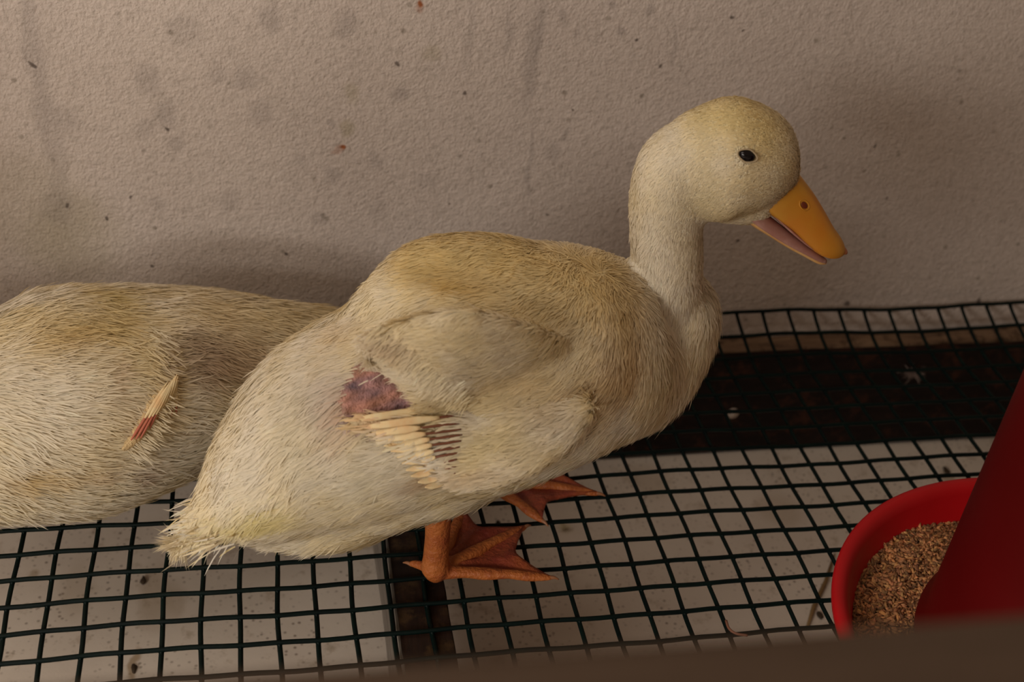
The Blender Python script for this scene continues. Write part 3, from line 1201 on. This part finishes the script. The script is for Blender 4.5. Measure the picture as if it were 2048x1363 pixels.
foot(D1, (.2335, -.0585, .002), [(.2950, -.0672, .002), (.2885, -.0255, .002), (.2560, -.0080, .002)], (.2335, -.0555, .048), (.2205, -.0500, .0030), .0078)
foot(D1, (.2690, .0180, .002), [(.2990, -.0225, .002), (.3360, -.0015, .002), (.3290, .0270, .002)], (.2655, .0150, .044), (.2570, .0290, .0030), .0062)

# ---- near wing: a flat arm whose downy surface carries pin feathers
wst = [(1175, 800, 30, -.086), (1120, 830, 62, -.092), (1040, 865, 82, -.096), (960, 888, 86, -.097), (890, 880, 66, -.096), (820, 862, 40, -.094), (750, 846, 20, -.092), (700, 842, 9, -.090)]
rows = []
for u, v, r, _ in wst:
    h = hit(BV, u, v)
    if h is None:
        h = at(u, v, _)
    c = h + ray(u, v) * float(np.interp(u, [700, 900, 1080, 1180], [-.0050, -.0048, -.0010, .0040]))
    rows.append([*c, r / pxm(c), .0050 if r > 25 else .0034])
wv = nrm(-ray(900, 860))
for r_ in rows:
    r_ += list(wv)
wing_me = fuse('wing', [loft(rows, n=20)], .0016, 4)
WB = bvh_of(wing_me)
AW = anch(WB, [(760, 846, (50, 16), (.84, .56, .30), .9), (1000, 880, (80, 30), (.78, .66, .36), .6), (870, 940, (60, 22), (.58, .40, .22), .7), (950, 950, (90, 16), (.60, .44, .26), .5),
               (1120, 830, (40, 24), (.66, .52, .30), .5), (1060, 900, (50, 30), (.70, .58, .34), .5), (1090, 800, (60, 20), (.74, .58, .30), .4)])


def wing_color(P):
    t = np.clip(.5 + .5 * vnoise(P, 90, 31, 1), 0, 1)
    c = WHITE * (1 - t * .8) + CREAM * t * .8
    for (ctr, r, col, s), g in zip(AW, field(P, AW)):
        g = g[:, None]
        c = c * (1 - g) + col * g
    return c


paint(wing_me, lambda P: wing_color(P) * .85)
WG = link('wing', wing_me, skin_m, D1)
WG['label'] = 'stubby near wing with brown pin feather sheaths'
wdir = nrm(at(720, 850, -.09) - at(1100, 800, -.09))
scatter(wing_me, 16000, lambda P, Nn: np.tile(wdir, (len(P), 1)) + V(0, 0, -.25), wing_color, 'wing_down', WG, .0085, .0012, .20, 41,
        None, lambda P: np.clip((at(915, 860, -.092)[0] - P[:, 0]) * 200, 0, .93))


def near_wing(P):
    out = np.zeros(len(P))
    for i in np.nonzero((P[:, 1] < -.055) & (P[:, 2] < .13))[0]:
        d = WB.find_nearest(Vector(P[i]), .0050)
        if d[0] is not None:
            out[i] = .93
    return out


scatter(body_me, 260000, flow1, d1_color, 'down', D1, .0115, .00068, .10, 21, len1, cull1)
# covering down above the wing: long shaggy fringe overhanging the bare patch
fr = []
for t in np.linspace(0, 1, 60):
    u = 745 + (905 - 745) * t
    v = 682 + (812 - 682) * t ** 1.1
    h = hit(BV, u + 22, v - 16)
    if h is not None:
        fr.append(h)
fr = np.array(fr)
rg = np.random.default_rng(8)
P = np.repeat(fr, 34, 0) + rg.normal(0, .0020, (len(fr) * 34, 3)) * V(1.6, .3, 1)
nF = len(P)
Nn = np.tile(nrm(V(-.1, -.8, .5)), (nF, 1))
D = nrm(nrm(at(800, 800, -.09) - at(880, 745, -.09)) * 1.0 + rg.normal(0, .12, (nF, 3)))
feathers('fringe', P, Nn, D, .0065 * rg.uniform(.5, 1.3, nF), .0006 * rg.uniform(.6, 1.4, nF), .10 * rg.uniform(.6, 1.4, nF), np.clip(d1_color(P) * (1 + .05 * rg.normal(0, 1, (nF, 1))), 0, .93), D1, seed=3)

# pin feathers
QB = [(900, 812), (912, 830), (918, 846), (922, 858), (924, 869), (922, 881), (920, 893), (918, 905), (914, 918), (912, 932), (910, 946), (914, 958)]
QT = [(690, 842), (712, 856), (732, 868), (752, 880), (768, 891), (782, 902), (794, 914), (804, 926), (812, 940), (822, 952), (836, 964), (850, 974)]


def over(bvs, u, v, off):
    best = None
    for bv in bvs:
        h_ = hit(bv, u, v)
        if h_ is not None and (best is None or np.linalg.norm(h_ - CAM) < np.linalg.norm(best - CAM)):
            best = h_
    return None if best is None else best - ray(u, v) * off


def quill(parent, bvs, b, t, mat_s, r=.0009, split=.5, tuftw=.0022, off=.0016):
    """a pin feather lying on the surface: dark sheath at the root, pale feathered tip"""
    P_ = []
    for i, f in enumerate(np.linspace(0, 1, 9)):
        h_ = over(bvs, b[0] + (t[0] - b[0]) * f, b[1] + (t[1] - b[1]) * f, off + .0008 * f)
        if h_ is not None:
            P_.append(h_)
    P_ = np.array(P_)
    if len(P_) < 6:
        return
    for _ in range(3):
        P_[1:-1] = np.maximum.reduce([P_[1:-1] * .4 + (P_[:-2] + P_[2:]) * .3])
    P_ = cr(P_, 3)
    n_ = len(P_)
    i0 = int(n_ * split)
    sheath = P_[:i0 + 1]
    v_, f_ = tube(sheath, np.interp(np.linspace(0, 1, len(sheath)), [0, .3, 1], [r * .5, r, r * .7]), 8)
    o = link('pin_feather', mesh_np('pin', v_, f_), mat_s, parent)
    vw = nrm(CAM - P_[n_ // 2])
    i1 = max(0, i0 - 3)
    tip = P_[i1:]
    m_ = len(tip)
    sd = nrm(np.cross(tip[-1] - tip[0], vw))
    hw = np.interp(np.linspace(0, 1, m_), [0, .25, .7, 1], [tuftw * .25, tuftw * .55, tuftw * .5, tuftw * .1])
    rows_ = [(*(tip[i] + vw * .0004), .0004, hw[i], *sd) for i in range(m_)]
    v_, f_ = loft(rows_, n=8, per=1)
    link('feather_tip', mesh_np('tip', v_, f_), tuft_m, o)
    return o


for i, (b, t) in enumerate(zip(QB, QT)):
    quill(WG, [WB, BV], b, t, quill_m, .0007, .55 if i > 1 else .28, .0034, .0024)

# tail tuft: longer tapering feathers fanned at the rump
rg = np.random.default_rng(18)
tb = at(432, 1040, -.075)
td = nrm(at(350, 1092, -.084) - tb)
nT = 420
P = tb + rg.normal(0, 1, (nT, 3)) * V(.006, .007, .0035)
D = nrm(td + V(-.15, 0, .12) + rg.normal(0, .11, (nT, 3)) * V(1, 1, 1.1))
Nn = nrm(rg.normal(0, .5, (nT, 3)) + V(-.2, -.7, .7))
Cc = np.clip((WHITE * .75 + YELLOW * .25) + rg.normal(0, .06, (nT, 1)) + (WHITE - YELLOW) * rg.uniform(-.4, .5, (nT, 1)), 0, .93)
feathers('tail_feathers', P, Nn, D, .0155 * rg.uniform(.6, 1.15, nT), .0009 * rg.uniform(.6, 1.4, nT), .08 * rg.uniform(0, 2, nT), Cc, D1, seed=5)


# ================================================================== LYING DUCK (faces left, behind)
def zs(u, v, z, rpx, hr, wr):
    p = atz(u, v, z)
    r = rpx / pxm(p)
    return [*p, r * hr, r * wr]


D2 = empty('duckling', (.05, .03, .002), 'white and yellow downy duckling lying on the mesh at the left edge', 'duck')
lat2 = (.0, -1, 0)
torso2 = loft([zs(-330, 800, .052, 80, .9, 1.0),
               zs(-260, 815, .052, 150, .9, 1.05),
               zs(-130, 830, .054, 200, .92, 1.08),
               zs(0, 828, .056, 214, .93, 1.08),
               zs(130, 806, .057, 232, .93, 1.06),
               zs(270, 778, .056, 212, .94, 1.05),
               zs(410, 752, .055, 176, .98, 1.0),
               zs(540, 728, .056, 132, 1.0, 1.0),
               zs(650, 702, .058, 88, 1.0, 1.0),
               zs(740, 690, .060, 46, .9, 1.1),
               zs(800, 690, .060, 12, .7, 1.6)], lat=lat2, n=32)
hump2 = loft([zs(-120, 690, .085, 60, .6, .8), zs(-20, 670, .090, 62, .7, .8), zs(110, 650, .094, 72, .7, .9), zs(230, 640, .093, 62, .7, .8), zs(320, 640, .088, 36, .6, .8)], lat=lat2, n=18)
wingm2 = loft([zs(-60, 760, .070, 80, .9, .8), zs(60, 770, .070, 130, .9, .8), zs(180, 790, .066, 140, .88, .75), zs(270, 800, .062, 100, .8, .7), zs(322, 790, .062, 50, .7, .7)], lat=lat2, n=20)
neck2 = loft([zs(-260, 800, .060, 90, .9, .9), (-.100, .020, .095, .024, .024), (-.118, .018, .135, .019, .018), (-.124, .016, .165, .018, .017), (-.132, .015, .190, .017, .016)], lat=lat2, n=18)
HB2 = V(-.150, .014, .190)
head2 = loft([(-.112, .015, .198, .010, .010), (-.125, .015, .200, .022, .018), (-.142, .0145, .197, .025, .020), (-.158, .014, .191, .019, .016), (-.170, .0135, .186, .011, .011)], lat=lat2, n=20)
body2 = fuse('body', [torso2, hump2, wingm2, neck2, head2], .003, 6)
for v_ in body2.vertices:
    v_.co.z = max(v_.co.z, .0042)
body2.update()
B2 = bvh_of(body2)
A2 = anch(B2, [
    (110, 680, (50, 12), (.58, .38, .09), .95), (80, 700, (40, 12), (.56, .36, .09), .9), (60, 700, (80, 26), (.72, .55, .22), .6), (180, 655, (70, 16), (.70, .54, .22), .7), (190, 600, (60, 10), (.74, .60, .24), .6), (100, 640, (60, 14), (.76, .62, .30), .4),
    (250, 720, (50, 50), tuple(CREAM), .6), (352, 688, (44, 20), (.34, .22, .12), .8), (400, 725, (70, 34), (.38, .24, .15), .85), (450, 700, (70, 40), (.48, .34, .22), .7),  # the darkest one paints in the shade of the gap between scapulars and rump
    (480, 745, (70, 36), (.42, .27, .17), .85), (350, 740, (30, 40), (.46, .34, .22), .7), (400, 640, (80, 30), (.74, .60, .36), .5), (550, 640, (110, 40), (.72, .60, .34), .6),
    (560, 700, (80, 60), (.66, .52, .30), .55), (430, 800, (60, 60), (.78, .64, .36), .6), (420, 880, (50, 60), (.76, .64, .36), .5), (290, 780, (30, 80), (.72, .56, .28), .6),
    (200, 860, (110, 50), (.76, .62, .34), .55), (190, 760, (16, 40), (.62, .40, .24), .4), (20, 950, (50, 26), (.66, .46, .16), .8), (110, 950, (80, 24), (.72, .54, .24), .5), (150, 900, (120, 40), (.78, .64, .34), .4),
    (80, 800, (100, 110), tuple(WHITE), .9), (330, 920, (70, 60), tuple(WHITE), .8), (120, 1020, (200, 40), tuple(WHITE), .8), (250, 950, (26, 20), (.55, .40, .28), .7), (165, 955, (30, 16), (.66, .50, .30), .6)])


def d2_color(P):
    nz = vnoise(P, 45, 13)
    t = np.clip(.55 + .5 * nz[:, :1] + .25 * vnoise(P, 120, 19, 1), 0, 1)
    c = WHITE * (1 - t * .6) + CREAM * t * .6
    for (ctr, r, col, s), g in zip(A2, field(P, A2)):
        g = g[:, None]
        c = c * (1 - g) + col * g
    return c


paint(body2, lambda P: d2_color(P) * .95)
link('body', body2, skin_m, D2)
spine2 = [HB2, V(-.125, .016, .17), V(-.11, .02, .11), V(-.07, .04, .07), V(.0, .045, .065), V(.08, .05, .060), V(.14, .05, .056), V(.20, .06, .058)]


def flow2(P, Nn):
    D = polyflow(P, spine2, .02)
    k = np.clip(1 - P[:, 0] / .16, 0, 1)[:, None]
    up = np.clip((P[:, 2] - .085) / .02, 0, 1)[:, None]
    rump = np.clip((P[:, 0] - .10) / .03, 0, 1)[:, None]
    return D + V(0, 0, -.35) * k * (1 - up) + V(0, 0, .20) * up * k + V(0, -.1, -.25) * rump


def cull2(P):
    return (P[:, 0] < -.166) * 1.0


def len2(P):
    h = np.clip((P[:, 2] - .12) / .04, 0, 1)
    return 1.25 * (1 - .6 * h), 1.1 * (1 - .3 * h), 1.25 + 0 * h


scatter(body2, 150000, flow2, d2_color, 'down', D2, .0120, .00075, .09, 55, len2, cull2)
# scapular fringe ending over the rump
fr = []
for t in np.linspace(0, 1, 70):
    u = 325 + 10 * math.sin(t * 3) - 55 * t ** 2
    v = 668 + (900 - 668) * t
    h = hit(B2, u - 24, v)
    if h is not None:
        fr.append(h)
fr = np.array(fr)
rg = np.random.default_rng(9)
P = np.repeat(fr, 32, 0)
nF = len(P)
P = P + rg.normal(0, .0022, (nF, 3)) * V(1.6, .3, 1)
D = nrm(nrm(at(345, 735, .0) - at(300, 715, .0)) + rg.normal(0, .16, (nF, 3)) + V(0, 0, -.15))
feathers('fringe', P, np.tile(nrm(V(.2, -.8, .5)), (nF, 1)), D, .0085 * rg.uniform(.5, 1.3, nF), .0007 * rg.uniform(.6, 1.4, nF), .16 * rg.uniform(.6, 1.4, nF),
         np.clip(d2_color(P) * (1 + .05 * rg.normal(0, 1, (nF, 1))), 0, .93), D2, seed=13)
# wing tip with red pin feathers
w2 = []
for u, v, r in [(245, 900, 6), (268, 875, 14), (290, 842, 18), (312, 805, 18), (334, 780, 14), (350, 760, 9), (354, 746, 4)]:
    h = hit(B2, u, v)
    c = h - ray(u, v) * .0026
    w2.append([*c, r / pxm(c), .0030, *nrm(-ray(u, v))])
me = fuse('wing', [loft(w2, n=16)], .0012, 3)
A2w = []
paint(me, lambda P: np.tile(V(.72, .52, .26), (len(P), 1)) * (1 + .12 * vnoise(P, 200, 4, 1)))
W2 = link('wing', me, skin_m, D2)
W2['label'] = 'stubby wing tip with red pin feather sheaths'
WB2 = bvh_of(me)
for b, t in zip([(262, 880), (272, 878), (281, 876), (290, 872), (300, 868), (310, 862), (318, 856), (328, 846), (340, 836), (352, 834)],
                [(336, 762), (340, 764), (344, 760), (348, 756), (350, 752), (354, 748), (356, 752), (356, 760), (354, 770), (352, 780)]):
    quill(W2, [WB2, B2], b, t, redquill_m, .0008, .5, .0018)
# bill, eye and tucked foot so that the bird is whole outside the frame
v_, f_ = loft([(-.160, .014, .187, .009, .009), (-.172, .0135, .182, .006, .009), (-.190, .013, .174, .0035, .009), (-.205, .0125, .168, .002, .008), (-.210, .0125, .166, .001, .004)], lat=lat2, n=16)
link('upper_bill', mesh_np('b', v_, f_), bill_m, D2)
v_, f_ = loft([(-.160, .014, .177, .004, .007), (-.175, .0135, .1735, .0025, .008), (-.195, .013, .1665, .0015, .007), (-.202, .0125, .1635, .001, .003)], lat=lat2, n=16)
link('lower_bill', mesh_np('b', v_, f_), lowbill_m, D2)
for s in (-1, 1):
    v_, f_ = ellipsoid(V(-.1475, .0143 + s * .0172, .199), V(1, 0, 0), V(0, 0, 1), V(0, -s, 0), .0036, .003, .0026)
    link('eye', mesh_np('eye', v_, f_), eye_m, D2)

# ================================================================== small litter


def blob(name, c, r, mat, label, cat, squash=.6, seed=0, group=None):
    rg_ = np.random.default_rng(seed)
    bm = bmesh.new()
    bmesh.ops.create_icosphere(bm, subdivisions=2, radius=1)
    for v in bm.verts:
        n_ = 1 + .28 * math.sin(v.co.x * 4 + seed) * math.cos(v.co.y * 3.3 + seed * 2) + float(rg_.normal(0, .08))
        v.co = Vector((v.co.x * r[0] * n_, v.co.y * r[1] * n_, v.co.z * r[2] * n_))
    me = bpy.data.meshes.new(name)
    bm.to_mesh(me)
    bm.free()
    me.polygons.foreach_set('use_smooth', [True] * len(me.polygons))
    o = link(name, me, mat)
    o.location = Vector(c) + Vector((0, 0, r[2] * .75))
    return tag(o, label, cat, group)


G = 'small droppings scattered on the tray'
blob('dropping', atz(925, 1208, ZF), (.0022, .0034, .0015), drop_m, 'dark dropping on the tray, just right of the dark cross beam', 'dropping', seed=1, group=G)
blob('dropping', atz(287, 1162, ZF), (.0016, .0036, .0012), drop_m, 'brown dropping on the tray, left of the standing duck tail', 'dropping', seed=2, group=G)
blob('dropping', atz(996, 1046, ZF), (.0016, .0016, .0012), drop_m, 'tiny dark dropping on the tray, between the two near webbed feet', 'dropping', seed=3, group=G)
blob('dropping', atz(1892, 942, ZF), (.0022, .0044, .0012), drop_m, 'brown dropping on the tray, behind the red feeder rim', 'dropping', seed=4, group=G)
blob('dropping', atz(1640, 1232, ZF), (.0018, .0034, .0012), drop_m, 'dark dropping beside the straw, next to the red feed tray', 'dropping', seed=6, group=G)
blob('dropping', atz(268, 1338, ZF), (.0016, .0040, .0010), drop_m, 'brown elongated dropping on the tray at the bottom left', 'dropping', seed=7, group=G)

p0, p1 = atz(1668, 1110, ZF), atz(1612, 1262, ZF)
v_, f_ = tube(np.array([p0 + V(0, 0, .0016), p0 * .6 + p1 * .4 + V(.001, 0, .0020), p0 * .3 + p1 * .7 + V(-.0008, 0, .0018), p1 + V(0, 0, .0014)]), [.0005, .0013, .0014, .0008], 7)
tag(link('straw', mesh_np('straw', v_, f_), straw_m), 'brown straw lying on the tray beside the red feed tray', 'straw')
pts = np.array([atz(1452, 1240, .0045), atz(1458, 1256, .0040), atz(1472, 1266, .0038), atz(1495, 1270, .0036)])
v_, f_ = tube(cr(pts, 5), .0007, 7)
tag(link('twig', mesh_np('twig', v_, f_), plain('rusty_twig', (.16, .06, .03), .7)), 'short curved rusty brown twig caught on the mesh by the rail', 'twig')

# bits of moulted down
def fluff(c, n, L, label, seed, up=V(0, 0, 1), col=V(.78, .70, .50)):
    rg_ = np.random.default_rng(seed)
    P_ = np.tile(c, (n, 1)) + rg_.normal(0, L * .12, (n, 3)) * V(1, 1, .3)
    D_ = nrm(rg_.normal(0, 1, (n, 3)) * V(1, 1, .35) + up * .2)
    N_ = np.tile(up, (n, 1)) + rg_.normal(0, .3, (n, 3))
    o = feathers('down_tuft', P_, nrm(N_), D_, L * rg_.uniform(.5, 1.1, n), .0006 * rg_.uniform(.6, 1.3, n), rg_.uniform(.1, .5, n), np.tile(col, (n, 1)), None, seed=seed)
    del o['kind']
    return tag(o, label, 'feather')


fluff(atz(1128, 1058, ZF) + V(0, 0, .0015), 60, .0050, 'pale yellow down tuft lying on the tray right of the far webbed foot', 3)
h = at(1826, 745, .1500)
fluff(h, 60, .0105, 'pale down tuft stuck on the dark wall board right of the standing duck', 5, V(0, -1, 0), V(.34, .26, .23))
